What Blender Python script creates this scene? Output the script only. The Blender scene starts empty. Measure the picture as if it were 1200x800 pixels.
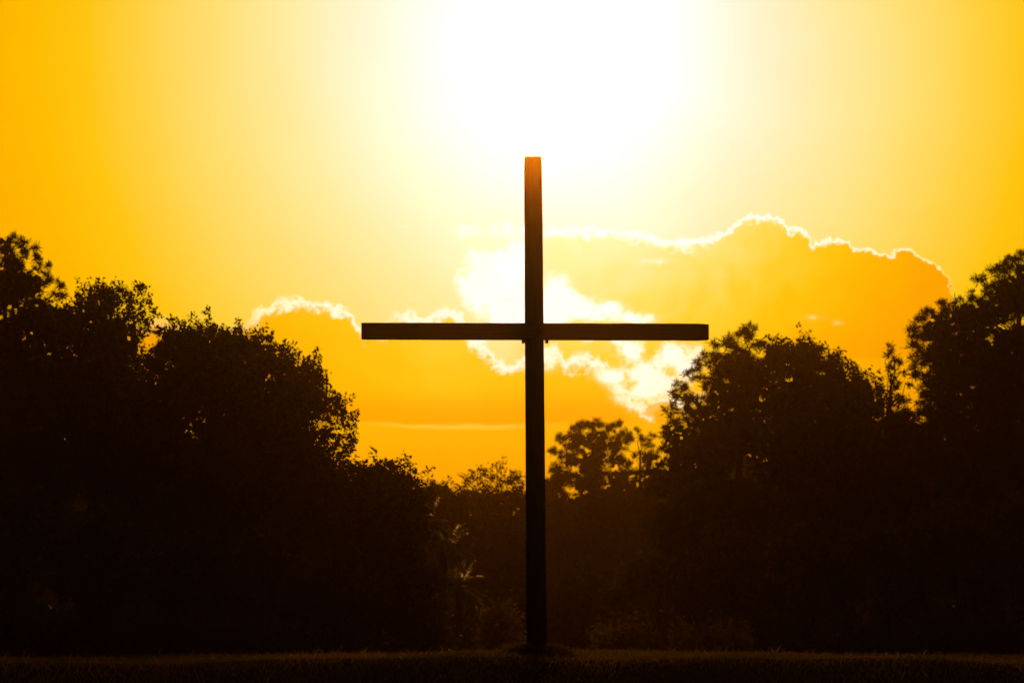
import bpy, bmesh, math, random
import numpy as np
from mathutils import Vector, Matrix

SC = bpy.context.scene
COL = SC.collection
R = math.radians
random.seed(7)
rng = np.random.default_rng(11)

# ------------------------------------------------------------------ camera
FPX = 3333.0                      # focal length in photograph pixels (100 mm on a 36 mm wide sensor)
PITCH = math.atan(354 / FPX)
CAM_Z = 0.254
cam_d = bpy.data.cameras.new('camera')
cam_d.lens = 100; cam_d.sensor_width = 36
cam_d.clip_start = 0.1; cam_d.clip_end = 5000
cam_d.dof.use_dof = True
cam_d.dof.focus_distance = 48
cam_d.dof.aperture_fstop = 2.9
cam = bpy.data.objects.new('camera', cam_d); COL.objects.link(cam)
cam.location = (0, 0, CAM_Z)
cam.rotation_euler = (R(90) + PITCH, 0, 0)
SC.camera = cam
CP, SP = math.cos(PITCH), math.sin(PITCH)

def ray(px, py):
    cx, cy = (px - 600) / FPX, (400 - py) / FPX
    return Vector((cx, CP - SP * cy, SP + CP * cy))

def at(px, py, Y):
    d = ray(px, py)
    return Vector((0, 0, CAM_Z)) + d * (Y / d.y)

S = FPX * math.pi / 180           # one unit of the sky's angle map (about 1/58 degree)
def ang(px, py):
    d = ray(px, py)
    return math.degrees(math.atan2(d.x, d.y)) * S, math.degrees(math.atan2(d.z, math.hypot(d.x, d.y))) * S

# ------------------------------------------------------------------ light
EXPO = -3.2
GAIN = 2.0 ** (-EXPO)
SUN_PX = (636, 112)
sx, sy = ang(*SUN_PX)
SUN_AZ, SUN_EL = math.radians(sx / S), math.radians(sy / S)
GLOW_X, GLOW_Y = ang(656, 56)      # middle of the burnt out part of the sky
SUN_STRENGTH = 4.8
SUN_COL = (1.0, 0.35, 0.03)
HAZE_DENSITY = 0.00036
HAZE_COL = (1.0, 0.62, 0.15)
HAZE_G = 0.982

SC.render.engine = 'CYCLES'
SC.view_settings.view_transform = 'Standard'
SC.view_settings.look = 'None'
SC.view_settings.exposure = EXPO
SC.view_settings.gamma = 1
SC.view_settings.use_curve_mapping = False
SC.cycles.use_denoising = True
SC.cycles.denoiser = 'OPENIMAGEDENOISE'
SC.cycles.denoising_prefilter = 'ACCURATE'
SC.cycles.denoising_input_passes = 'RGB_ALBEDO_NORMAL'
SC.cycles.volume_bounces = 0
SC.cycles.max_bounces = 6
SC.cycles.diffuse_bounces = 2
SC.cycles.glossy_bounces = 2
SC.cycles.transmission_bounces = 3
SC.cycles.transparent_max_bounces = 8

sun_d = bpy.data.lights.new('sun', 'SUN')
sun_d.energy = SUN_STRENGTH; sun_d.angle = R(0.5); sun_d.color = SUN_COL
sun = bpy.data.objects.new('sun', sun_d); COL.objects.link(sun)
sdir = Vector((math.sin(SUN_AZ) * math.cos(SUN_EL), math.cos(SUN_AZ) * math.cos(SUN_EL), math.sin(SUN_EL)))
sun.rotation_euler = (-sdir).to_track_quat('-Z', 'Y').to_euler()
sun.location = sdir * 300

# ------------------------------------------------------------------ node expressions
class E:
    nt = None
    def __init__(s, v): s.v = v
    @staticmethod
    def m(op, *a, clamp=False):
        n = E.nt.nodes.new('ShaderNodeMath'); n.operation = op; n.use_clamp = clamp
        for i, x in enumerate(a):
            x = x.v if isinstance(x, E) else x
            if isinstance(x, (int, float)): n.inputs[i].default_value = x
            else: E.nt.links.new(x, n.inputs[i])
        return E(n.outputs[0])
    def __add__(a, b): return E.m('ADD', a, b)
    __radd__ = __add__
    def __sub__(a, b): return E.m('SUBTRACT', a, b)
    def __rsub__(a, b): return E.m('SUBTRACT', b, a)
    def __mul__(a, b): return E.m('MULTIPLY', a, b)
    __rmul__ = __mul__
    def __truediv__(a, b): return E.m('DIVIDE', a, b)
    def __neg__(a): return E.m('MULTIPLY', a, -1.0)

def smooth(x, a, b):              # 0 below a, 1 above b (a may be the larger)
    n = E.nt.nodes.new('ShaderNodeMapRange'); n.interpolation_type = 'SMOOTHSTEP'
    flip = a > b
    E.nt.links.new(x.v, n.inputs['Value'])
    n.inputs['From Min'].default_value = min(a, b); n.inputs['From Max'].default_value = max(a, b)
    n.inputs['To Min'].default_value = 1.0 if flip else 0.0
    n.inputs['To Max'].default_value = 0.0 if flip else 1.0
    return E(n.outputs[0])

def noise(X, Y, seed, scale, detail=5, rough=0.55, sx=1.0, sy=1.0):   # centred on 0, about -1..1
    c = E.nt.nodes.new('ShaderNodeCombineXYZ')
    for i, x in enumerate((X * sx, Y * sy, seed)):
        if isinstance(x, E): E.nt.links.new(x.v, c.inputs[i])
        else: c.inputs[i].default_value = x
    n = E.nt.nodes.new('ShaderNodeTexNoise')
    n.inputs['Scale'].default_value = scale; n.inputs['Detail'].default_value = detail
    n.inputs['Roughness'].default_value = rough
    E.nt.links.new(c.outputs[0], n.inputs['Vector'])
    return (E(n.outputs['Fac']) - 0.5) * 4.4

def curve(x, pts):                # piecewise-linear function through pts (in map units)
    x0, x1 = pts[0][0], pts[-1][0]
    y0, y1 = min(p[1] for p in pts) - 1, max(p[1] for p in pts) + 1
    t = E.m('DIVIDE', x - x0, x1 - x0, clamp=True)
    n = E.nt.nodes.new('ShaderNodeFloatCurve')
    cm = n.mapping; c = cm.curves[0]
    q = [((a - x0) / (x1 - x0), (b - y0) / (y1 - y0)) for a, b in pts]
    c.points[0].location = q[0]; c.points[1].location = q[-1]
    for a, b in q[1:-1]: c.points.new(a, b)
    for p in c.points: p.handle_type = 'VECTOR'
    cm.update()
    E.nt.links.new(t.v, n.inputs['Value'])
    return E(n.outputs[0]) * (y1 - y0) + y0

def s2l(c): return tuple(((v / 255) / 12.92 if v <= 10 else ((v / 255 + 0.055) / 1.055) ** 2.4) for v in c)

def ramp(x, lo, hi, stops, interp='LINEAR'):
    t = E.m('DIVIDE', x - lo, hi - lo, clamp=True)
    n = E.nt.nodes.new('ShaderNodeValToRGB'); n.color_ramp.interpolation = interp
    e = n.color_ramp.elements
    q = [((a - lo) / (hi - lo), s2l(c)) for a, c in stops]
    e[0].position, e[1].position = q[0][0], q[-1][0]
    e[0].color, e[1].color = q[0][1] + (1,), q[-1][1] + (1,)
    for a, c in q[1:-1]:
        k = e.new(a); k.color = c + (1,)
    E.nt.links.new(t.v, n.inputs[0])
    return E(n.outputs[0])

def mix(f, a, b, mode='MIX'):
    n = E.nt.nodes.new('ShaderNodeMix'); n.data_type = 'RGBA'; n.blend_type = mode
    for sock, x in ((n.inputs[0], f), (n.inputs[6], a), (n.inputs[7], b)):
        x = x.v if isinstance(x, E) else x
        if isinstance(x, (int, float)): sock.default_value = x
        elif isinstance(x, tuple): sock.default_value = x if len(x) == 4 else x + (1,)
        else: E.nt.links.new(x, sock)
    return E(n.outputs[2])

# ------------------------------------------------------------------ sky
world = bpy.data.worlds.new('World'); SC.world = world
world.use_nodes = True
nt = world.node_tree; nt.nodes.clear(); E.nt = nt
out = nt.nodes.new('ShaderNodeOutputWorld'); bg = nt.nodes.new('ShaderNodeBackground')
nt.links.new(bg.outputs[0], out.inputs['Surface'])
sky = nt.nodes.new('ShaderNodeTexSky'); sky.sky_type = 'NISHITA'
sky.sun_disc = False; sky.sun_elevation = SUN_EL; sky.sun_rotation = SUN_AZ
sky.air_density = 1.6; sky.dust_density = 4.0; sky.ozone_density = 0.6
tc = nt.nodes.new('ShaderNodeTexCoord')
sep = nt.nodes.new('ShaderNodeSeparateXYZ'); nt.links.new(tc.outputs['Generated'], sep.inputs[0])
dx, dy, dz = (E(sep.outputs[i]) for i in range(3))
K = 180 / math.pi * S
X = E.m('ARCTAN2', dx, dy) * K
Yv = E.m('ARCSINE', dz) * K
rx, ry = X - GLOW_X, Yv - GLOW_Y
rr = E.m('SQRT', rx * rx + ry * ry)
n_big = noise(X, Yv, 3.3, 0.006, 3)
r_ = rr + n_big * 8

CLEAR = [(0, (255, 255, 254)), (130, (254, 254, 252)), (170, (252, 251, 243)), (242, (250, 245, 212)), (325, (250, 236, 164)),
         (415, (252, 224, 116)), (492, (254, 211, 68)), (558, (255, 199, 18)), (622, (255, 188, 0)), (725, (253, 174, 0)), (900, (248, 158, 0))]
BODY = [(0, (250, 246, 215)), (210, (249, 240, 192)), (262, (251, 234, 156)), (318, (254, 223, 104)), (372, (255, 208, 48)), (420, (255, 194, 10)),
        (475, (255, 180, 0)), (540, (252, 165, 0)), (700, (244, 150, 0)), (900, (235, 140, 0))]
clear = ramp(r_, 0, 900, CLEAR)
body = ramp(r_ + n_big * 7, 0, 900, BODY)

def pts(l): return [ang(x, y) for x, y in l]
fine = noise(X, Yv, 1.7, 0.055, 6, 0.6)
med = noise(X, Yv, 5.1, 0.018, 5, 0.55)
bil = E.m('ABSOLUTE', noise(X, Yv, 14.7, 0.030, 3, 0.5))          # rounded heads of the cumulus
bil2 = E.m('ABSOLUTE', noise(X, Yv, 15.9, 0.085, 4, 0.6))
tear = noise(X, Yv, 17.3, 0.15, 6, 0.7)
Xw = X + noise(X, Yv, 9.2, 0.06, 5, 0.6) * 6

# the tall bank of cloud on the right, silver along its crest
crest = curve(Xw, pts([(560, 330), (600, 300), (640, 272), (672, 268), (700, 270), (740, 276), (765, 279), (800, 286), (822, 284), (845, 276), (860, 267), (872, 258),
                      (886, 254), (905, 254), (916, 260), (923, 272), (932, 270), (944, 274), (952, 290), (965, 282), (985, 281), (1004, 291), (1028, 298),
                      (1044, 301), (1054, 294), (1066, 294), (1086, 304), (1102, 315), (1113, 328), (1119, 345), (1124, 400), (1300, 560)]))
ampD = curve(X, [(ang(600, 300)[0], 1.0), (ang(940, 300)[0], 1.0), (ang(1060, 300)[0], 0.6), (ang(1120, 300)[0], 0.35)])
dD = crest - Yv + (5.5 - bil * 8.0 - bil2 * 7.0 + tear * 1.8) * ampD
inD = smooth(dD, -1.5, 2.0) * smooth(X, -18, 45)
body_d = ramp(r_ * 1.0 + n_big * 9 + smooth(dD, 0, 90) * 8 + smooth(X, ang(760, 0)[0], ang(1080, 0)[0]) * 26 + (bil - 0.4) * 26 * smooth(dD, 3, 30) + med * 10, 0, 900, BODY)
col = mix(inD, clear, body_d)
wD = curve(X, [(ang(560, 300)[0], 11), (ang(820, 300)[0], 9), (ang(950, 300)[0], 6), (ang(1040, 300)[0], 3.4), (ang(1125, 300)[0], 2.0)])
edgeD = smooth(dD / wD, -0.45, 0.15) * smooth(dD / wD + tear * 0.3 + fine * 0.2, 1.25, 0.1) * smooth(X, -10, 50) * smooth(X, ang(1126, 300)[0] + 4, ang(1110, 300)[0])
edge_col = ramp(r_, 0, 900, [(0, (255, 255, 252)), (330, (255, 254, 244)), (430, (255, 248, 214)), (520, (255, 238, 165)), (900, (255, 215, 60))])
col = mix(edgeD * 0.95, col, edge_col)

# the lower deck of cloud: crest on the left, dipping behind the post, dark puffs on the right
low = curve(Xw, pts([(-200, 440), (100, 410), (165, 388), (176, 378), (190, 376), (203, 383), (230, 402), (280, 390), (294, 376), (305, 366), (318, 361), (332, 356),
                    (350, 352), (361, 357), (371, 361), (384, 359), (400, 361), (411, 369), (418, 382), (428, 392), (452, 386), (466, 374), (484, 372), (494, 379),
                    (512, 371), (528, 366), (540, 373), (552, 398), (566, 410), (580, 420), (602, 428), (622, 420), (640, 411), (652, 412), (662, 426), (684, 421),
                    (704, 428), (722, 446), (736, 466), (748, 477), (762, 478), (774, 470), (786, 468), (800, 474), (830, 462), (900, 430), (1000, 420), (1300, 430)]))
dL = low - Yv + 6.5 - bil * 9.0 - bil2 * 8.0 + tear * 3.0
inL = smooth(dL, -1.5, 2.5)
rL = r_ + smooth(X, ang(520, 400)[0], ang(640, 400)[0]) * smooth(X, ang(830, 400)[0], ang(700, 400)[0]) * 55
BODL = [(0, (253, 225, 110)), (300, (254, 214, 78)), (365, (255, 204, 40)), (415, (255, 195, 14)), (455, (255, 187, 2)), (500, (254, 178, 0)), (570, (250, 166, 0)), (700, (242, 148, 0)), (900, (235, 140, 0))]
body_l = ramp(rL + n_big * 9 + med * 16 + (bil - 0.4) * 22, 0, 900, BODL)
col = mix(inL, col, body_l)
wL = curve(X, [(ang(150, 380)[0], 7), (ang(300, 380)[0], 9), (ang(440, 380)[0], 8), (ang(560, 380)[0], 10), (ang(720, 380)[0], 13), (ang(800, 380)[0], 10)])
aL = curve(X, [(ang(-200, 380)[0], 0.0), (ang(150, 380)[0], 0.35), (ang(205, 380)[0], 0.4), (ang(225, 380)[0], 0.0), (ang(285, 380)[0], 0.2), (ang(305, 380)[0], 0.9),
               (ang(418, 380)[0], 0.95), (ang(432, 380)[0], 0.1), (ang(455, 380)[0], 0.3), (ang(475, 380)[0], 0.85), (ang(790, 380)[0], 0.9), (ang(830, 380)[0], 0.0), (ang(900, 380)[0], 0.0)])
edgeL = smooth(dL / wL, -0.7, 0.2) * smooth(dL / wL + fine * 0.5 + tear * 0.45, 1.6, 0.1) * aL
col = mix(edgeL, col, edge_col)

# sunlit wisps and torn white puffs around the post
def blob(px, py, ax, ay, amp):
    cx, cy = ang(px, py)
    u, v = (Xw - cx) * (1 / ax), (Yv - cy) * (1 / ay)
    return E.m('EXPONENT', -(u * u + v * v)) * amp
BL = [(552, 272, 26, 14, .75), (590, 268, 22, 12, .7), (566, 298, 22, 10, .6), (572, 322, 32, 22, 1.15), (560, 344, 22, 22, 1.0), (598, 342, 26, 34, 1.2), (612, 300, 26, 26, .9), (590, 372, 22, 14, .8),
      (650, 342, 18, 22, 1.15), (664, 362, 32, 16, 1.15), (706, 362, 30, 10, .95), (742, 373, 24, 7, .9), (630, 370, 30, 20, .9),
      (500, 294, 9, 5, .62), (476, 266, 10, 4, .5), (482, 350, 16, 6, .5), (560, 400, 14, 7, .7), (640, 420, 16, 14, .8),
      (742, 412, 16, 14, .95), (752, 436, 24, 14, .9), (782, 416, 18, 15, .9), (800, 430, 13, 18, .78), (776, 452, 24, 12, .95), (742, 462, 22, 11, 1.05), (712, 440, 18, 10, .8), (812, 420, 12, 18, .66), (728, 402, 18, 12, .75), (690, 398, 10, 6, .55),
      (980, 378, 5, 3.5, .62), (955, 372, 16, 4, .42), (1064, 60, 8, 3, .3), (770, 306, 24, 5, .42)]
bsum = None
for b in BL: bsum = blob(*b) if bsum is None else bsum + blob(*b)
puff_n = noise(X, Yv, 12.4, 0.035, 7, 0.62)
dens = bsum + (puff_n * 0.60 + tear * 0.26 - bil2 * 0.35 + 0.10) * smooth(bsum, 0.02, 0.5)
puff = smooth(dens, 0.30, 1.12)
halo = smooth(dens, 0.02, 0.62)
col = mix(halo * 0.55, col, ramp(r_, 0, 900, [(0, (255, 250, 225)), (300, (255, 240, 178)), (430, (255, 228, 120)), (560, (255, 205, 50)), (900, (255, 190, 10))]))
puff_col = ramp(r_, 0, 900, [(0, (255, 255, 252)), (330, (255, 253, 240)), (440, (255, 250, 218)), (560, (255, 226, 110)), (900, (255, 215, 60))])
col = mix(puff * 0.97, col, puff_col)
# small shaded puff under the torn white cloud
sh = smooth(blob(776, 484, 24, 15, 1.0) + puff_n * 0.15, 0.42, 0.62) * smooth(Yv, ang(700, 462)[1] + 8, ang(700, 470)[1] - 6)
col = mix(sh * 0.85, col, s2l((250, 172, 4)))

# level streaks of thin cloud low in the sky
streak = noise(X, Yv, 21.0, 0.02, 4, 0.5, 0.14, 1.0)
lo_y = Yv + streak * 5 + med * 1.5
band = smooth(lo_y, ang(600, 496)[1], ang(600, 499)[1]) * smooth(X, ang(860, 0)[0], ang(640, 0)[0])
col = mix(band * 0.9, col, ramp(Yv, ang(600, 640)[1], ang(600, 494)[1], [(ang(600, 640)[1], (244, 150, 0)), (ang(600, 540)[1], (254, 172, 0)), (ang(600, 494)[1], (255, 184, 4))]))
line = smooth(lo_y, ang(600, 500)[1], ang(600, 496.5)[1]) * smooth(lo_y, ang(600, 492)[1], ang(600, 495)[1]) * smooth(X, ang(380, 0)[0], ang(440, 0)[0]) * smooth(X, ang(690, 0)[0], ang(570, 0)[0])
col = mix(line * smooth(streak, -0.4, 0.9) * 0.8, col, s2l((255, 205, 60)))
dark = smooth(lo_y, ang(600, 496)[1], ang(600, 493)[1]) * smooth(lo_y, ang(600, 450)[1], ang(600, 488)[1]) * smooth(dL, 10, 40)
col = mix(dark * 0.7, col, s2l((250, 160, 0)))

# faint grain of thin veil everywhere, then the glow dies away from the sun into the clear evening sky
veil = noise(X, Yv, 31.0, 0.011, 5, 0.6, 0.5, 1.0)
col = mix(1.0, col, mix(E.m('ADD', veil * 0.25, 0.5, clamp=True), (0.955, 0.95, 0.90), (1.04, 1.04, 1.06)), 'MULTIPLY')
glow = smooth(rr * (1 / S), 42, 19)
base = mix(1.0, mix(1.0, E(sky.outputs[0]), (1.0, 0.50, 0.14), 'MULTIPLY'), (0.07, 0.07, 0.07), 'MULTIPLY')
core = smooth(rr, 230, 60) * (0.20 * GAIN) + E.m('MAXIMUM', puff * smooth(med, -1.6, 0.4), E.m('MAXIMUM', edgeL, edgeD) * 0.8) * (0.22 * GAIN) + GAIN
cxyz = nt.nodes.new('ShaderNodeCombineXYZ')
for k_ in range(3): nt.links.new(core.v, cxyz.inputs[k_])
lit = mix(1.0, col, E(cxyz.outputs[0]), 'MULTIPLY')
fin = mix(glow, base, lit)
nt.links.new(fin.v, bg.inputs['Color'])
bg.inputs['Strength'].default_value = 1.0

# ------------------------------------------------------------------ materials
def new_mat(name):
    m = bpy.data.materials.new(name); m.use_nodes = True
    m.node_tree.nodes.clear(); E.nt = m.node_tree
    o = m.node_tree.nodes.new('ShaderNodeOutputMaterial')
    return m, m.node_tree, o

def leaf_mat(name, c1, c2, trans, rough=0.55, scale=0.9):
    m, t, o = new_mat(name)
    tcn = t.nodes.new('ShaderNodeTexCoord')
    nz = t.nodes.new('ShaderNodeTexNoise'); nz.inputs['Scale'].default_value = scale; nz.inputs['Detail'].default_value = 4
    t.links.new(tcn.outputs['Object'], nz.inputs['Vector'])
    c = mix(smooth(E(nz.outputs['Fac']), 0.35, 0.65), c1, c2)
    p = t.nodes.new('ShaderNodeBsdfPrincipled'); p.inputs['Roughness'].default_value = rough
    p.inputs['Specular IOR Level'].default_value = 0.3
    t.links.new(c.v, p.inputs['Base Color'])
    tr = t.nodes.new('ShaderNodeBsdfTranslucent')
    c3 = mix(1.0, c, (1.3, 1.2, 0.5), 'MULTIPLY'); t.links.new(c3.v, tr.inputs['Color'])
    ms = t.nodes.new('ShaderNodeMixShader'); ms.inputs[0].default_value = trans
    t.links.new(p.outputs[0], ms.inputs[1]); t.links.new(tr.outputs[0], ms.inputs[2])
    t.links.new(ms.outputs[0], o.inputs['Surface'])
    return m

def wood_mat(name, c1, c2, sc=(14, 14, 0.8), bump=0.3, rough=0.8):
    m, t, o = new_mat(name)
    tcn = t.nodes.new('ShaderNodeTexCoord'); mp = t.nodes.new('ShaderNodeMapping'); mp.inputs['Scale'].default_value = sc
    t.links.new(tcn.outputs['Object'], mp.inputs['Vector'])
    nz = t.nodes.new('ShaderNodeTexNoise'); nz.inputs['Scale'].default_value = 2.0; nz.inputs['Detail'].default_value = 7; nz.inputs['Distortion'].default_value = 0.6
    t.links.new(mp.outputs[0], nz.inputs['Vector'])
    c = mix(smooth(E(nz.outputs['Fac']), 0.3, 0.7), c1, c2)
    p = t.nodes.new('ShaderNodeBsdfPrincipled'); p.inputs['Roughness'].default_value = rough; p.inputs['Specular IOR Level'].default_value = 0.2
    t.links.new(c.v, p.inputs['Base Color'])
    b = t.nodes.new('ShaderNodeBump'); b.inputs['Strength'].default_value = bump; b.inputs['Distance'].default_value = 0.02
    t.links.new(nz.outputs['Fac'], b.inputs['Height']); t.links.new(b.outputs[0], p.inputs['Normal'])
    t.links.new(p.outputs[0], o.inputs['Surface'])
    return m

M_oak = leaf_mat('oak_leaves', (0.035, 0.05, 0.015), (0.06, 0.075, 0.02), 0.30)
M_pine = leaf_mat('pine_needles', (0.03, 0.045, 0.016), (0.055, 0.065, 0.02), 0.18)
M_shrub = leaf_mat('shrub_leaves', (0.04, 0.05, 0.016), (0.07, 0.075, 0.022), 0.3)
M_pale = leaf_mat('pale_glint_stems', (0.2, 0.15, 0.07), (0.3, 0.22, 0.1), 0.6)  # pale colour stands in for glints on the grass stems
M_brush = leaf_mat('brush_leaves', (0.12, 0.09, 0.04), (0.2, 0.15, 0.07), 0.5)
M_willow = leaf_mat('willow_leaves', (0.10, 0.10, 0.035), (0.16, 0.13, 0.05), 0.5, 0.45)
M_wood2 = leaf_mat('far_leaves', (0.04, 0.05, 0.016), (0.06, 0.07, 0.02), 0.2)
M_bark = wood_mat('bark', (0.05, 0.035, 0.025), (0.11, 0.08, 0.055), (3, 3, 0.6), 0.6, 0.9)
M_timber = wood_mat('weathered_timber', (0.045, 0.028, 0.016), (0.075, 0.047, 0.026), bump=0.15)
M_iron = wood_mat('rusted_iron', (0.05, 0.03, 0.02), (0.09, 0.045, 0.025), (30, 30, 30), 0.2, 0.6)
M_grass = leaf_mat("grass_blades", (0.08, 0.085, 0.03), (0.19, 0.15, 0.06), 0.55, 0.3, 0.4)

m, t, o = new_mat('soil_and_turf')
tcn = t.nodes.new('ShaderNodeTexCoord')
nz = t.nodes.new('ShaderNodeTexNoise'); nz.inputs['Scale'].default_value = 0.7; nz.inputs['Detail'].default_value = 9
t.links.new(tcn.outputs['Object'], nz.inputs['Vector'])
nz2 = t.nodes.new('ShaderNodeTexNoise'); nz2.inputs['Scale'].default_value = 22; nz2.inputs['Detail'].default_value = 6
t.links.new(tcn.outputs['Object'], nz2.inputs['Vector'])
c = mix(smooth(E(nz.outputs['Fac']), 0.35, 0.68), (0.028, 0.033, 0.012), (0.055, 0.045, 0.022))
c = mix(smooth(E(nz2.outputs['Fac']), 0.4, 0.7) * 0.5, c, (0.02, 0.02, 0.009))
p = t.nodes.new('ShaderNodeBsdfPrincipled'); p.inputs['Roughness'].default_value = 1.0; p.inputs['Specular IOR Level'].default_value = 0.0
t.links.new(c.v, p.inputs['Base Color'])
b = t.nodes.new('ShaderNodeBump'); b.inputs['Strength'].default_value = 0.8; b.inputs['Distance'].default_value = 0.05
t.links.new(nz2.outputs['Fac'], b.inputs['Height']); t.links.new(b.outputs[0], p.inputs['Normal'])
t.links.new(p.outputs[0], o.inputs['Surface'])
M_ground = m

# ------------------------------------------------------------------ object helpers
def raw_mesh(name, verts, faces, mat, parent=None, smooth_=False):
    """verts (N,3) array, faces (M,k) array of equal size polygons -> one mesh object"""
    me = bpy.data.meshes.new(name)
    v = np.ascontiguousarray(verts, dtype=np.float32); f = np.ascontiguousarray(faces, dtype=np.int32)
    k = f.shape[1]
    me.vertices.add(len(v)); me.vertices.foreach_set('co', v.ravel())
    me.loops.add(f.size); me.loops.foreach_set('vertex_index', f.ravel())
    me.polygons.add(len(f))
    me.polygons.foreach_set('loop_start', np.arange(0, f.size, k, dtype=np.int32))
    try: me.polygons.foreach_set('loop_total', np.full(len(f), k, dtype=np.int32))
    except Exception: pass
    if smooth_: me.polygons.foreach_set('use_smooth', np.ones(len(f), dtype=bool))
    me.update(calc_edges=True)
    me.materials.append(mat)
    ob = bpy.data.objects.new(name, me); COL.objects.link(ob)
    if parent: ob.parent = parent
    return ob

def bm_obj(name, bm, mat, parent=None, smooth_=False):
    me = bpy.data.meshes.new(name); bm.to_mesh(me); bm.free(); me.materials.append(mat)
    if smooth_:
        for q in me.polygons: q.use_smooth = True
    ob = bpy.data.objects.new(name, me); COL.objects.link(ob)
    if parent: ob.parent = parent
    return ob

def tag(ob, label=None, cat=None, group=None, kind=None):
    if label: ob['label'] = label
    if cat: ob['category'] = cat
    if group: ob['group'] = group
    if kind: ob['kind'] = kind
    return ob

def empty(name, loc):
    ob = bpy.data.objects.new(name, None); COL.objects.link(ob); ob.location = loc
    ob.empty_display_size = 0.3
    return ob

# ------------------------------------------------------------------ ground
CX, CY = at(629, 772, 47).x, 47.0
def gz(x, y):
    x = np.asarray(x, float); y = np.asarray(y, float)
    wob = 0.05 * np.sin(x * 0.31 + 1.2) + 0.03 * np.sin(x * 0.83 + y * 0.21) + 0.02 * np.sin(x * 1.9 - y * 0.5)
    lip = 45.2 + 0.0045 * x * x + 0.3 * np.sin(x * 0.23 + 2.0) + 0.12 * np.sin(x * 2.9 + 1) + 0.35 * np.sin(x * 0.5 + .4) + 0.2 * np.sin(x * 1.31)  # bank added in front of the cross, its face shaped to lie in shade
    s = np.clip((lip - y) / 5.5, 0, 1); s = s * s * (3 - 2 * s)
    z = -1.45 * s
    z = z + wob * np.clip((y - 20) / 15, 0, 1) * 0.8 - 0.0022 * np.clip(np.abs(x) - 1, 0, 30) * np.clip((y - 30) / 20, 0, 1)
    z = z + np.clip((y - 60) / 80, 0, 1) * -0.06
    r2 = (x - CX) ** 2 + (y - CY) ** 2
    z = z + 0.10 * np.exp(-r2 / 0.30)
    far = np.clip((np.hypot(x, y) - 320) / 400, 0, 1)
    return z + far * 1.5
xs = np.unique(np.concatenate([np.linspace(-14, 14, 141), np.linspace(-60, 60, 81), np.sign(np.linspace(-1, 1, 41)) * np.abs(np.linspace(-1, 1, 41)) ** 2 * 700]))
ys = np.unique(np.concatenate([np.linspace(36, 52, 101), np.linspace(-30, 160, 120), np.linspace(160, 320, 30), np.linspace(320, 700, 20), np.linspace(-700, -30, 20)]))
GX, GY = np.meshgrid(xs, ys)
gv = np.stack([GX.ravel(), GY.ravel(), gz(GX, GY).ravel()], 1)
nx, ny = len(xs), len(ys)
ii = (np.arange(ny - 1)[:, None] * nx + np.arange(nx - 1)[None, :]).ravel()
gf = np.stack([ii, ii + 1, ii + nx + 1, ii + nx], 1)
tag(raw_mesh('ground', gv, gf, M_ground, smooth_=True), kind='structure')

# ------------------------------------------------------------------ leaves
def unit(n):
    v = rng.normal(size=(n, 3)); return v / np.linalg.norm(v, axis=1, keepdims=True)

def leaf_quads(c, ln, wd, flat=0.0):
    """diamond shaped leaves: centres c (N,3), lengths ln, widths wd"""
    n = len(c)
    a = unit(n); a[:, 2] *= (1 - flat); a /= np.linalg.norm(a, axis=1, keepdims=True)
    b = np.cross(a, unit(n)); b /= np.linalg.norm(b, axis=1, keepdims=True) + 1e-9
    ln = np.broadcast_to(ln, (n,))[:, None]; wd = np.broadcast_to(wd, (n,))[:, None]
    v = np.stack([c - a * ln / 2, c + b * wd / 2 - a * ln * .05, c + a * ln / 2, c - b * wd / 2 + a * ln * .05], 1).reshape(-1, 3)
    return v

def needles(c, rad, n_each, width):
    """pom-pom tufts of needles: each a narrow diamond that starts at the tuft's centre"""
    N = len(c) * n_each
    cc = np.repeat(c, n_each, 0); rr_ = np.repeat(np.broadcast_to(rad, (len(c),)), n_each)
    a = unit(N); a[:, 2] = a[:, 2] * .85 + .25; a /= np.linalg.norm(a, axis=1, keepdims=True)
    L = (rr_ * rng.uniform(.30, 1.05, N))[:, None]
    b = np.cross(a, unit(N)); b /= np.linalg.norm(b, axis=1, keepdims=True) + 1e-9
    w = width * rng.uniform(.7, 1.3, N)[:, None]
    cc = cc + rng.normal(size=(N, 3)) * L * .16
    v = np.stack([cc + a * L * .08, cc + a * L * .55 + b * w / 2, cc + a * L, cc + a * L * .55 - b * w / 2], 1).reshape(-1, 3)
    return v

def in_ball(n, bias=0.33):
    return unit(n) * (rng.random(n) ** bias)[:, None]

def quads_obj(name, chunks, mat, parent, origin):
    v = np.concatenate(chunks) - np.asarray(origin)[None, :]
    f = np.arange(len(v), dtype=np.int32).reshape(-1, 4)
    return raw_mesh(name, v, f, mat, parent)

def tube(path, radii, seg=7):
    path = np.asarray(path, float); vs = []; fs = []
    for i, pnt in enumerate(path):
        d = path[min(i + 1, len(path) - 1)] - path[max(i - 1, 0)]
        d = d / (np.linalg.norm(d) + 1e-9)
        u = np.cross(d, [0.3, 0.9, 0.1] if abs(d[2]) > .8 else [0, 0, 1]); u /= np.linalg.norm(u) + 1e-9
        w = np.cross(d, u)
        th = np.arange(seg) / seg * 2 * math.pi
        vs.append(pnt + radii[i] * (np.cos(th)[:, None] * u + np.sin(th)[:, None] * w))
    for i in range(len(path) - 1):
        for k in range(seg):
            a = i * seg + k; b2 = i * seg + (k + 1) % seg
            fs.append((a, b2, b2 + seg, a + seg))
    return np.concatenate(vs), np.array(fs)

def merge(parts):
    V, F, n = [], [], 0
    for v, f in parts:
        V.append(v); F.append(f + n); n += len(v)
    return np.concatenate(V), np.concatenate(F)

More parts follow.
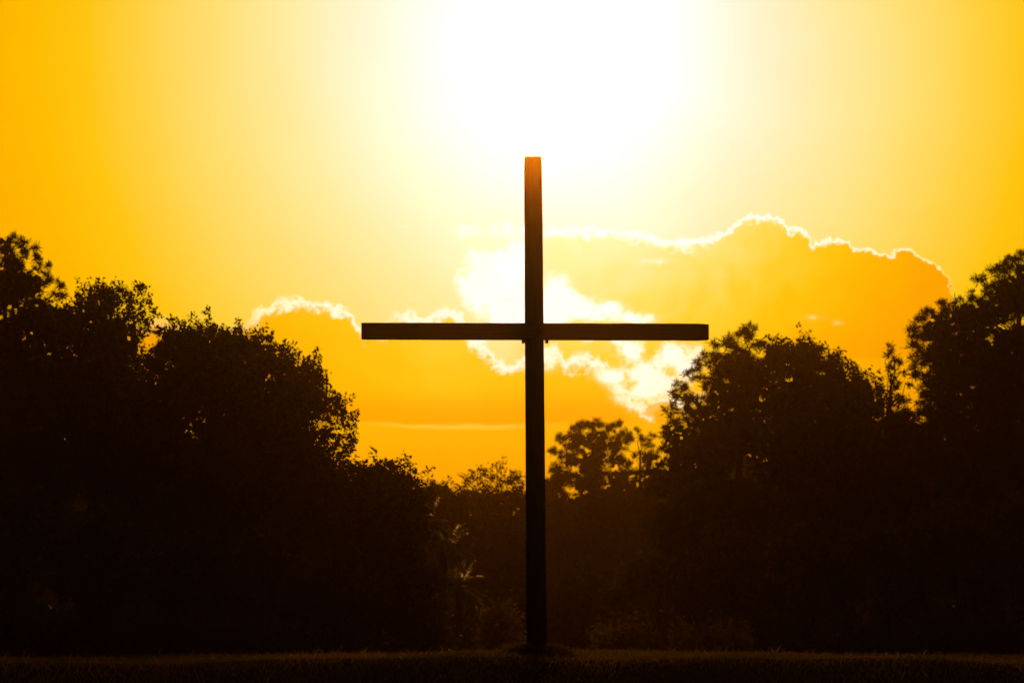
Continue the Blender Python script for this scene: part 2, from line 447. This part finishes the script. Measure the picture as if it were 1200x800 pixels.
def wiggle(a, b, k, amp, sag=0.0):
    a, b = np.asarray(a, float), np.asarray(b, float)
    tt = np.linspace(0, 1, k)[:, None]
    p = a + (b - a) * tt + rng.normal(size=(k, 3)) * amp * (tt * (1 - tt) * 4)
    p[:, 2] += (np.sin(tt[:, 0] * math.pi) * sag)
    return p

def nearness(px):                  # the wood's edge curves: nearest on the left, farthest behind the post
    return float(np.interp(px, [0, 440, 560, 700, 830, 1200], [.52, .54, .84, .86, .70, .66]))

def make_tree(name, label, cat, Y, trunk_px, lobes, style, group='trees at the wood edge', mat=None, fill=True, base_py=760, dens=1.0, low=None, fill_top=None, shift=0):
    """lobes: (px, py, r_px, looseness) silhouettes of the crown's masses as seen; each becomes a clump volume with its own depth"""
    q = nearness(trunk_px); Y = Y * q
    sc = Y / FPX
    tx = at(trunk_px, 700, Y).x
    z0 = float(gz(tx, Y)) - 0.05
    org = np.array([tx, Y, z0])
    root = empty(name, org)
    tag(root, label, cat, group)
    L = []
    Rall = max(4.0 * q, (max(l[0] for l in lobes) - min(l[0] for l in lobes)) * sc * .5)
    for l in lobes:
        px, py, r = l[:3]; loose = l[3] if len(l) > 3 else 0.0
        if style == 'oak' and loose >= .3: py += 8 + shift      # leave room for the sprays
        dyr = min(Rall, 7 * q) * .75
        p = np.array(at(px, py, Y + (rng.uniform(-dyr, dyr))))
        L.append((p, r * sc, loose))
    ztop = max(p[2] + r for p, r, _ in L)
    if fill:                                   # the crown goes on below the lobes named, down to near the ground
        zl = (low if low is not None else 1.5) * q
        x0 = min(p[0] - r * .2 for p, r, _ in L); x1 = max(p[0] + r * .2 for p, r, _ in L)
        for _ in range(int(18 + Rall / q * 3.2)):
            p, r, _l = L[rng.integers(0, len(lobes))]
            zz = rng.uniform(zl, min(max(zl + .5, p[2] - r * .6), 99 if fill_top is None else at(600, fill_top, Y).z))
            xx = p[0] + (tx - p[0]) * rng.uniform(.2, .65)
            c_ = np.array([xx, Y + rng.uniform(-1, 1) * min(Rall, 6 * q) * .8, zz])
            L.append((c_, rng.uniform(1.3, 2.3) * min(1.3, Rall / q / 5) * q, 0.0))
    chunks = []; twigs = []
    for p, r, loose in L:
        vol = (r / q) ** 3; area = (r / q) ** 2
        if style == 'oak':
            ncl = int((8 + 26 * area) * dens * (1 - .75 * loose))
            off = in_ball(ncl, .30) * r * np.array([1, 1, .92]) * (1 + .09 * rng.normal(size=(ncl, 1)))
            cc = p + off
            nl = int(30 * (1 - .3 * loose))
            out_ = off / (np.linalg.norm(off, axis=1, keepdims=True) + 1e-6) + rng.normal(size=(ncl, 3)) * .55   # sprays reach outwards along their twigs
            out_[:, 2] += .15
            ts = rng.random(ncl * nl)[:, None]
            reach = np.repeat(rng.uniform(.2, .7, ncl), nl)[:, None] * q
            pos = np.repeat(cc, nl, 0) + np.repeat(out_, nl, 0) * reach * ts + rng.normal(size=(ncl * nl, 3)) * (.20 - .11 * ts) * q
            sz = rng.uniform(.09, .21, len(pos)) * q
            chunks.append(leaf_quads(pos, sz * 1.35, sz * .8))
        elif style == 'pine':
            ncl = max(1, int((1.3 + 14 * area) * dens * (1 - .25 * loose)))
            cc = p + in_ball(ncl, .30) * r * np.array([1, 1, .85]) * (1 + .08 * rng.normal(size=(ncl, 1)))
            chunks.append(needles(cc, rng.uniform(.32, .54, ncl) * q, 84, .040 * q))
        else:                                  # hanging, fine leaved
            ncl = int((10 + 20 * area) * dens * (1 - .3 * loose))
            cc = p + in_ball(ncl, .33) * r
            nl = 30
            pos = np.repeat(cc, nl, 0) + rng.normal(size=(ncl * nl, 3)) * np.array([.18, .18, .5]) * q
            sz = rng.uniform(.12, .24, len(pos)) * q
            chunks.append(leaf_quads(pos, sz * 1.5, sz * .6))
        if loose < .5 and r > .7 * q:              # the close packed inside of the mass
            k = int((42 if style == 'oak' else 52) * vol ** .85 * (1 - loose) ** 2) + 10
            pos = p + in_ball(k, .5) * r * .80
            sz = rng.uniform(.3, .6, k) * q
            chunks.append(leaf_quads(pos, sz * 1.2, sz))
        for c_ in cc[rng.random(len(cc)) < (.16 if style != 'pine' else .45)][:60]:
            twigs.append((p, c_))
    # trunk and limbs
    rt = .10 + .011 * (ztop - z0) * 1.2
    parts = []
    apex = max(L[:len(lobes)], key=lambda l: l[0][2] - abs(l[0][0] - tx) * .6)[0]
    top = np.array([tx + (apex[0] - tx) * .8, Y, z0 + (ztop - z0) * .86])
    tp = wiggle([tx, Y, z0 - .25], top, 9, .12)
    rad = np.linspace(rt, rt * .22, 9); rad[0] *= 1.45
    parts.append(tube(tp, rad, 9))
    for p, r, loose in L:
        kz = np.argmin(np.abs(tp[:, 2] - (p[2] - np.hypot(p[0] - tx, p[1] - Y) * .55 - .3)))
        a = tp[min(kz, 8)]
        rr0 = min(rad[min(kz, 8)] * .6, .03 * q + r * .035)
        parts.append(tube(wiggle(a, p, 5, .12, .25), np.linspace(rr0, rr0 * .35, 5), 5))
    for a, c_ in twigs:
        parts.append(tube(wiggle(a, c_, 3, .06 * q), [.028 * q, .018 * q, .010 * q], 4))
    v, f = merge(parts)
    raw_mesh('trunk', v - org, f, M_bark, root, True)
    quads_obj('crown', chunks, mat or {'oak': M_oak, 'pine': M_pine, 'fine': M_shrub}[style], root, org)
    return root

G = 'trees along the wood edge'
make_tree('pine_tree', 'tall dark pine with open tufted top at far left of wood edge', 'tree', 170, 8,
    [(20, 286, 13, .3), (34, 292, 10, .4), (4, 292, 16, .3), (46, 310, 13, .4), (14, 312, 18, .3), (56, 330, 13, .3), (70, 342, 11, .2), (32, 334, 20, .2), (0, 340, 30), (-35, 330, 34), (-20, 400, 50), (40, 380, 40), (10, 450, 55), (60, 440, 40), (70, 385, 28), (30, 430, 40), (15, 510, 50), (70, 500, 45), (65, 560, 45)], 'pine', G, dens=1.4)
make_tree('oak_tree', 'round topped leafy oak beside the far left pine', 'tree', 160, 122,
    [(100, 336, 12, .5), (120, 331, 13, .5), (140, 334, 13, .5), (160, 332, 12, .5), (170, 346, 11, .5), (172, 363, 11, .5), (92, 350, 14, .3), (150, 385, 18, .3), (122, 360, 30, .25), (130, 400, 40), (85, 390, 36), (100, 460, 60), (150, 450, 40)], 'oak', G, shift=9)
make_tree('oak_tree', 'broad oak left of the cross with flat ragged top below cloud edge', 'tree', 150, 240,
    [(195, 384, 10, .3), (214, 378, 12, .45), (232, 384, 12, .3), (250, 379, 12, .5), (268, 378, 11, .5), (284, 382, 11, .5), (300, 388, 12, .4), (316, 392, 11, .5), (328, 404, 11, .4), (184, 425, 18), (205, 402, 20), (240, 410, 28), (280, 415, 28), (310, 425, 24),
     (220, 450, 45), (270, 470, 50), (190, 480, 50), (230, 540, 60), (300, 540, 55), (166, 515, 48), (150, 560, 50), (270, 585, 48), (230, 610, 50)], 'oak', G, shift=5)
make_tree('oak_tree', 'sloping oak with bulging right side nearest the left cross arm', 'tree', 145, 335,
    [(338, 416, 11, .3), (352, 432, 11, .3), (362, 446, 11, .4), (374, 452, 9, .5), (384, 462, 10, .4), (398, 468, 9, .5), (400, 482, 10, .4), (404, 500, 10, .5), (402, 518, 11, .4), (394, 534, 10, .5), (382, 550, 13, .3), (390, 566, 12),
     (345, 455, 24), (368, 476, 22), (378, 506, 20, .3), (330, 480, 34), (350, 530, 30, .2), (320, 550, 45), (340, 505, 36), (310, 520, 40), (365, 575, 26), (350, 620, 50)], 'oak', G)
make_tree('hackberry_tree', 'low bushy tree sloping down from the left oak towards the post', 'tree', 140, 440,
    [(422, 548, 10, .3), (436, 550, 8, .4), (448, 556, 9, .3), (462, 556, 8, .4), (470, 568, 9, .3), (481, 576, 8, .3), (488, 590, 9), (430, 570, 22), (458, 584, 22), (425, 620, 45), (470, 625, 30), (440, 690, 50), (490, 690, 30)], 'oak', G)
make_tree('distant_oak', 'thin topped little tree in the gap beside the low bushy tree', 'tree', 200, 512,
    [(498, 572, 8, .6), (508, 566, 7, .7), (518, 572, 7, .6), (528, 578, 8, .6), (512, 584, 10, .5), (535, 584, 9, .5), (510, 604, 22), (530, 606, 22), (540, 630, 30), (510, 650, 35)], 'oak', G)
make_tree('distant_oak', 'open see-through tree just left of the upright post', 'tree', 210, 575,
    [(558, 550, 7, .65), (566, 546, 7, .7), (578, 547, 7, .65), (590, 548, 8, .65), (602, 552, 8, .6), (608, 562, 7, .6), (552, 562, 8, .6), (574, 560, 10, .55), (588, 566, 11, .4), (560, 576, 14, .3), (612, 574, 10, .5), (545, 590, 18), (575, 592, 20), (604, 592, 20), (580, 630, 35), (610, 640, 35), (560, 670, 40)], 'oak', G, fill_top=640)
make_tree('pine_tree', 'round headed distant pine just right of the post', 'tree', 220, 694,
    [(697, 497, 10, .35), (684, 502, 10, .35), (712, 502, 9, .35), (724, 498, 6, .5), (732, 508, 7, .45), (670, 508, 10, .35), (660, 516, 9, .4), (655, 530, 9, .4), (678, 520, 15, .25), (702, 518, 16, .2), (724, 520, 11, .35), (738, 516, 7, .4),
     (695, 538, 18, .1), (668, 540, 13, .45), (722, 538, 12, .4), (735, 548, 10, .5), (648, 548, 9, .4), (660, 560, 14, .3), (690, 562, 24), (725, 566, 18), (645, 572, 18), (655, 600, 30), (705, 600, 34), (740, 600, 30), (680, 650, 45)], 'pine', G, dens=2.0, fill_top=600)
make_tree('young_pine', 'slim young pine spire between round distant pine and right trees', 'tree', 215, 753,
    [(749, 504, 5, .4), (752, 514, 6, .4), (758, 522, 8, .3), (765, 514, 7, .3), (748, 532, 8, .3), (762, 538, 12), (745, 556, 12, .3), (765, 560, 16), (755, 590, 24), (765, 630, 35)], 'pine', G, fill_top=610)
make_tree('pine_tree', 'tall tufted pine under right tip of the cross arm', 'tree', 155, 858,
    [(876, 384, 9, .3), (868, 392, 9, .3), (884, 394, 8, .35), (854, 397, 8, .4), (890, 404, 9, .3), (842, 404, 8, .4), (862, 408, 12, .25), (832, 414, 9, .45), (820, 426, 9, .4), (838, 428, 11, .4), (812, 440, 9, .4), (824, 448, 11, .35), (800, 452, 9, .35), (790, 462, 9, .4), (808, 466, 12, .35), (786, 478, 9, .3),
     (795, 492, 11, .3), (780, 506, 9, .3), (850, 430, 18, .1), (870, 430, 22), (845, 460, 26, .1), (820, 485, 22, .1), (875, 475, 36), (800, 520, 26), (845, 520, 40), (790, 560, 36), (850, 590, 50), (800, 620, 45), (862, 508, 38), (830, 535, 38), (880, 440, 28)], 'pine', G, dens=1.5, fill_top=600)
make_tree('oak_tree', 'wide flat topped tree between the tufted pine and the young pine', 'tree', 165, 945,
    [(900, 400, 10, .3), (914, 398, 10, .3), (928, 394, 10, .4), (942, 398, 10, .3), (956, 398, 10, .35), (970, 404, 10, .3), (978, 414, 10, .3), (984, 428, 9, .3), (998, 432, 9, .3), (1010, 440, 9, .35), (1024, 446, 9, .35), (912, 420, 22), (945, 420, 26), (970, 440, 24),
     (1000, 456, 22), (930, 460, 44), (980, 480, 44), (1020, 480, 26), (920, 530, 56), (1000, 540, 56), (960, 610, 60)], 'oak', G, shift=11)
make_tree('young_pine', 'slender young pine poking up beside the big right pine', 'tree', 152, 1047,
    [(1043, 406, 4.5, .3), (1046, 412, 5, .3), (1040, 420, 5, .3), (1049, 424, 6, .2), (1039, 432, 6, .3), (1056, 426, 5, .3), (1060, 436, 4.5, .3), (1041, 446, 4.5, .3), (1053, 446, 5, .3), (1065, 449, 5, .4), (1048, 459, 7, .2), (1060, 464, 9, .3), (1052, 476, 13), (1062, 490, 14, .2), (1045, 500, 20), (1055, 540, 30), (1050, 590, 40)], 'pine', G)
make_tree('pine_tree', 'big dark pine with knobbly tufted edge at far right', 'tree', 160, 1150,
    [(1196, 300, 9, .4), (1186, 306, 9, .4), (1175, 312, 8, .45), (1163, 320, 8, .45), (1152, 328, 9, .5), (1182, 322, 12, .4), (1168, 334, 11, .4), (1202, 318, 16, .3), (1154, 344, 10, .4), (1138, 346, 8, .45), (1121, 353, 7, .4), (1104, 354, 6, .45), (1108, 366, 11, .3), (1090, 366, 9, .35), (1078, 374, 8, .35), (1072, 384, 9, .3), (1082, 392, 13, .2),
     (1074, 402, 10, .3), (1078, 420, 11, .3), (1072, 436, 9, .35), (1082, 446, 12, .3), (1076, 460, 9, .35), (1086, 470, 12, .3), (1092, 486, 10, .35), (1106, 496, 12, .3), (1130, 372, 20), (1165, 365, 24), (1195, 350, 30), (1100, 386, 20), (1124, 376, 18), (1150, 366, 22), (1180, 345, 22), (1110, 400, 28), (1150, 410, 36), (1195, 410, 40), (1108, 445, 28), (1150, 460, 32),
     (1200, 455, 36), (1120, 478, 20), (1150, 486, 12, .3), (1185, 486, 13, .3), (1100, 530, 32), (1145, 545, 38), (1195, 545, 40), (1102, 500, 18), (1125, 497, 16), (1080, 490, 12), (1100, 420, 24), (1120, 440, 28), (1175, 440, 30), (1080, 520, 26), (1110, 560, 34), (1170, 520, 24), (1210, 520, 30), (1128, 510, 20), (1160, 535, 26), (1250, 400, 60), (1230, 330, 36), (1250, 500, 60)], 'pine', G, dens=1.5)
make_tree('oak_tree', 'dark tree at the right frame edge standing behind the big pine', 'tree', 182, 1235,
    [(1215, 520, 40), (1170, 560, 44), (1130, 590, 44), (1240, 470, 50), (1260, 560, 60), (1195, 620, 60)], 'oak', G)

# ------------------------------------------------------------------ shrubs at the foot of the wood
def make_palm(label, px, py, Y, flen, nf=24):
    c = np.array(at(px, py, Y)); z0 = float(gz(c[0], Y)) - .05
    org = np.array([c[0], Y, z0])
    root = tag(empty('palm_tree', org), label, 'palm', 'palms left of the post')
    tp = wiggle([c[0], Y, z0 - .2], c, 6, .05)
    v, f = tube(tp, np.linspace(.15, .11, 6), 8)
    raw_mesh('trunk', v - org, f, M_bark, root, True)
    ch = []; ribs = []
    for k in range(nf):
        az = k * 2.39996 + rng.uniform(-.2, .2); el = rng.uniform(-.5, 1.35); L_ = flen * rng.uniform(.75, 1.1)
        d = np.array([math.cos(az) * math.cos(el), math.sin(az) * math.cos(el), math.sin(el)])
        tt = np.linspace(0, 1, 12)[:, None]
        path = c + d * L_ * tt; path[:, 2] -= (tt[:, 0] ** 2) * L_ * .45 * math.cos(el)
        ribs.append(tube(path, np.linspace(.016, .005, 12), 4))
        n_ = 34
        ti = np.linspace(.22, 1, n_); pi_ = np.stack([np.interp(ti, tt[:, 0], path[:, a]) for a in range(3)], 1)
        side = np.cross(d, [0, 0, 1.0]); side /= np.linalg.norm(side) + 1e-6
        for sg in (-1, 1):
            ll = L_ * .34 * (1 - .55 * ti)[:, None] * rng.uniform(.8, 1.1, (n_, 1))
            dr = side * sg * .8 + d * .6 + np.array([0, 0, -.35]) + rng.normal(size=(n_, 3)) * .08
            wv_ = np.cross(dr, [0, 0, 1.0]); wv_ /= np.linalg.norm(wv_, axis=1, keepdims=True) + 1e-6
            tip = pi_ + dr * ll; tip[:, 2] -= ll[:, 0] * .25
            ch.append(np.stack([pi_, pi_ + dr * ll * .4 + wv_ * .018, tip, pi_ + dr * ll * .4 - wv_ * .018], 1).reshape(-1, 3))
    quads_obj('crown', ch, M_willow, root, org)
    v, f = merge(ribs); raw_mesh('frond_stems', v - org, f, M_willow, root)
make_palm('tallest palm with arching fronds catching light, nearest the low bushy tree', 496, 612, 92, 1.25)
make_palm('middle sized palm with lit drooping fronds between the taller and the lowest palm', 519, 640, 95, 1.25)
make_palm('lowest palm of the clump left of the post, above the pale dry shrub', 537, 684, 98, 1.15)

GS = 'shrubs at the foot of the wood'
def shrub(label, px, top, w, Y, style='oak', mat=None, dens=1.0, name='shrub', loose=0.15):
    sc = Y / FPX
    h = 766 - top
    lobes = []
    n = 6
    for k in range(n):
        u = (k + .5) / n * 2 - 1
        r = min(w * .34, h * .42) * rng.uniform(.8, 1.1)
        lobes.append((px + u * w * .75, 764 - max(r * .9, (h - r) * (1 - u * u * .55) * rng.uniform(.85, 1.0)), r, loose))
        lobes.append((px + u * w * .8, 764 - r * .7, r, loose * .5))
    tw = make_tree(name, label, 'shrub', Y, px, lobes, style, GS, mat or M_shrub, fill=False, dens=dens)
    return tw
shrub('tall dark shrub under the far left pine', 20, 560, 70, 132)
shrub('dark bushy thicket shrub under the round topped left oak', 110, 590, 70, 128)
shrub('wide dark shrub at the foot of the broad left oak', 210, 600, 75, 130)
shrub('dark rounded shrub under the sloping oak', 310, 610, 70, 127)
shrub('dark shrub between the sloping oak and the low bushy tree', 395, 630, 60, 125)
shrub('dark low shrub beside the clump of palms', 470, 680, 60, 123)
shrub('dark shrub filling in beneath the clump of palms', 515, 668, 44, 150)
shrub('pale dry shrub catching light just left of the post base', 588, 722, 26, 120, 'fine', M_brush, .8, 'dry_shrub', .5)
shrub('dim shrub directly behind the lower part of the post', 628, 690, 50, 150)
shrub('dark shrub right of the post under the round distant pine', 690, 660, 60, 150)
shrub('low brownish shrub in the lit line right of the post', 735, 750, 50, 122, 'fine', M_brush, .8, 'low_shrub', .4)
shrub('low brownish shrub under the tall tufted pine', 835, 752, 60, 121, 'fine', M_brush, .8, 'low_shrub', .4)
shrub('dark shrub below the slim young pine spire', 770, 640, 60, 140)
shrub('big dark shrub at the foot of the tufted pine', 850, 620, 65, 135)
shrub('dark spreading shrub under the wide flat topped tree', 945, 610, 75, 132)
shrub('dark shrub below the slender young pine', 1040, 600, 70, 130)
shrub('dark shrub under the big right pine', 1120, 590, 70, 129)
shrub('dark shrub at the right frame edge', 1195, 580, 70, 131)

# the far wood that closes the gaps between the trunks
wv = []
for k in range(150):
    px = rng.uniform(-140, 1340)
    top = np.interp(px, [-140, 380, 480, 560, 640, 760, 860, 1340], [500, 575, 604, 612, 606, 590, 560, 500]) + rng.uniform(0, 26)
    Y = rng.uniform(222, 255)
    pt = np.array(at(px, top, Y)); n_ = 9
    for q in range(n_):
        zc = pt[2] * (1 - q / n_) - .6
        rr_ = 2.6
        cc = np.array([pt[0], pt[1], zc]) + in_ball(34, .4) * rr_
        pos = np.repeat(cc, 9, 0) + rng.normal(size=(34 * 9, 3)) * .4
        sz = rng.uniform(.35, .7, len(pos))
        wv.append(leaf_quads(pos, sz * 1.2, sz))
wob = quads_obj('distant_wood', wv, M_wood2, None, (0, 0, 0))
tag(wob, 'dark mass of distant wood seen low between the nearer trees', 'wood', kind='stuff')

# ------------------------------------------------------------------ the cross
def beam(bm_len, w0, w1, d0, d1, seg, jit=.004, bev=.014):
    """square timber along +Z, tapering from (w0,d0) to (w1,d1), with worn edges"""
    prof = []
    for sxn, syn in ((1, 1), (-1, 1), (-1, -1), (1, -1)):
        c = [(sxn * (.5), syn * (.5) - syn * bev / .3), (sxn * .5 - sxn * bev / .3, syn * .5)]
        if sxn * syn < 0: c = c[::-1]
        prof += c
    bm = bmesh.new(); rings = []
    for i in range(seg + 1):
        tt = i / seg; z = bm_len * tt
        w = w0 + (w1 - w0) * tt; d = d0 + (d1 - d0) * tt
        if i == seg: w -= .02; d -= .02
        ox, oy = rng.normal() * jit * .5, rng.normal() * jit * .5
        rings.append([bm.verts.new((a * w + ox + rng.normal() * jit * .35, b2 * d + oy + rng.normal() * jit * .35, z)) for a, b2 in prof])
        if i == seg - 1: pass
    for i in range(seg):
        for k in range(8):
            bm.faces.new((rings[i][k], rings[i][(k + 1) % 8], rings[i + 1][(k + 1) % 8], rings[i + 1][k]))
    bm.faces.new(rings[-1]); bm.faces.new(rings[0][::-1])
    bmesh.ops.recalc_face_normals(bm, faces=bm.faces)
    return bm

CZ = float(gz(CX, CY)) - .02
cross = empty('wooden_cross', (CX, CY, CZ))
tag(cross, 'tall dark wooden cross of square timbers standing on the grass', 'cross')
top = at(624.7, 185, CY)
H = top.z - CZ + .3
lean = math.atan2(top.x - CX, H - .3)
post = bm_obj('post', beam(H, .335, .298, .31, .30, 44, .0018), M_timber, cross)
post.location = (0, 0, -.3); post.rotation_euler = (0, lean, 0)
aL_, aR_ = at(424, 388.3, CY), at(830, 389.4, CY)
LEN = (aR_ - aL_).length
arm = bm_obj('crossarm', beam(LEN, .26, .262, .255, .255, 30, .0018, .012), M_timber, cross)
arm.matrix_local = Matrix.Translation(Vector((aL_.x - CX, -.03, aL_.z - CZ))) @ Matrix.Rotation(math.atan2(-(aR_.z - aL_.z), aR_.x - aL_.x), 4, 'Y') @ Matrix.Rotation(R(90), 4, 'Y')
def small_box(w, d, h, bev=.008):
    bm = bmesh.new(); bmesh.ops.create_cube(bm, size=1)
    bmesh.ops.scale(bm, vec=(w, d, h), verts=bm.verts)
    bmesh.ops.bevel(bm, geom=bm.edges, offset=bev, segments=2, affect='EDGES')
    return bm
jm = at(627, 389, CY)
jx, jz = jm.x - CX, jm.z - CZ
for s in (-1, 1):                       # short cleats under the arm on both sides of the post
    cl = bm_obj('cleat', small_box(.055, .22, .05), M_timber, cross)
    cl.location = (jx + s * .195, -.02, jz - .158)
for a, b2 in ((-.08, .07), (.08, -.07), (.08, .07), (-.08, -.07)):
    bm = bmesh.new(); bmesh.ops.create_cone(bm, cap_ends=True, segments=6, radius1=.022, radius2=.02, depth=.024)
    bo = bm_obj('bolt', bm, M_iron, cross); bo.location = (jx + a, -.17, jz + b2); bo.rotation_euler = (R(90), 0, 0)

# ------------------------------------------------------------------ grass
def blades(x, y, h, w):
    n = len(x)
    z = gz(x, y) - .01
    th = rng.uniform(0, 2 * math.pi, n); bx_, by_ = np.cos(th), np.sin(th)
    ln = rng.normal(size=(n, 2)) * h[:, None] * .38
    p0 = np.stack([x - bx_ * w / 2, y - by_ * w / 2, z], 1); p1 = np.stack([x + bx_ * w / 2, y + by_ * w / 2, z], 1)
    m1 = np.stack([x + ln[:, 0] * .35 + bx_ * w * .35, y + ln[:, 1] * .35 + by_ * w * .35, z + h * .6], 1)
    t1 = np.stack([x + ln[:, 0], y + ln[:, 1], z + h], 1)
    return np.stack([p0, p1, m1, t1], 1).reshape(-1, 3)
gr = []
def scatter(n, y0, y1, power, hlo, hhi, w):
    u = rng.random(n); y = 1 / (1 / y0 + (1 / y1 - 1 / y0) * u) if power else rng.uniform(y0, y1, n)
    x = rng.uniform(-1, 1, n) * (y * .205 + 1.0)
    clump = .5 + .5 * np.sin(x * 2.1 + np.sin(y * .9) * 2) * np.sin(y * .37 + x * .6)
    h = rng.uniform(hlo, hhi, n) * (.75 + .5 * clump) * (1 + (rng.random(n) < .012) * 1.2)
    gr.append(blades(x, y, h, np.full(n, w) * (1 + y / 90)))
scatter(52000, 43.2, 50, False, .04, .085, .008)
scatter(60000, 50, 128, True, .04, .09, .010)
scatter(26000, 34, 43.5, False, .03, .06, .008)
# loose patches of weeds and seed heads, coloured pale to imitate sparkles of light
wx = []; wy = []
for _ in range(260):
    y0 = 1 / rng.uniform(1 / 90, 1 / 44.5); x0 = rng.uniform(-1, 1) * y0 * .2; k = rng.integers(4, 26)
    wx.append(x0 + rng.normal(size=k) * .22); wy.append(y0 + rng.normal(size=k) * .4)
wx, wy = np.concatenate(wx), np.concatenate(wy)
weeds = blades(wx, wy, rng.uniform(.05, .125, len(wx)), np.full(len(wx), .007))
tag(raw_mesh('dry_glint_grass', weeds, np.arange(len(weeds), dtype=np.int32).reshape(-1, 4), M_pale), 'dry grass stems over the short turf, pale to imitate its sparkles', 'dry grass', kind='stuff')
n = 1600
a_ = rng.uniform(0, 2 * math.pi, n); q_ = .17 + np.abs(rng.normal(size=n)) * .17
gr.append(blades(CX + np.cos(a_) * q_ * 1.3, CY + np.sin(a_) * q_, rng.uniform(.08, .2, n), np.full(n, .011)))
v = np.concatenate(gr)
tag(raw_mesh('grass', v, np.arange(len(v), dtype=np.int32).reshape(-1, 4), M_grass), 'short rough grass on the rise round the cross', 'grass', kind='stuff')

# ------------------------------------------------------------------ thin haze, its forward glow standing in for lens glare
bm = bmesh.new(); bmesh.ops.create_cube(bm, size=1)
m, t, o = new_mat('glare_haze')
pv = t.nodes.new('ShaderNodeVolumePrincipled')
pv.inputs['Color'].default_value = HAZE_COL + (1,)
pv.inputs['Density'].default_value = HAZE_DENSITY
pv.inputs['Anisotropy'].default_value = HAZE_G
t.links.new(pv.outputs[0], o.inputs['Volume'])
hz = bm_obj('haze', bm, m)
hz.scale = (1420, 1420, 34); hz.location = (0, 0, 34 / 2 - 3.2)
tag(hz, 'thin golden haze in the air, standing in for lens glare', 'haze', kind='stuff')
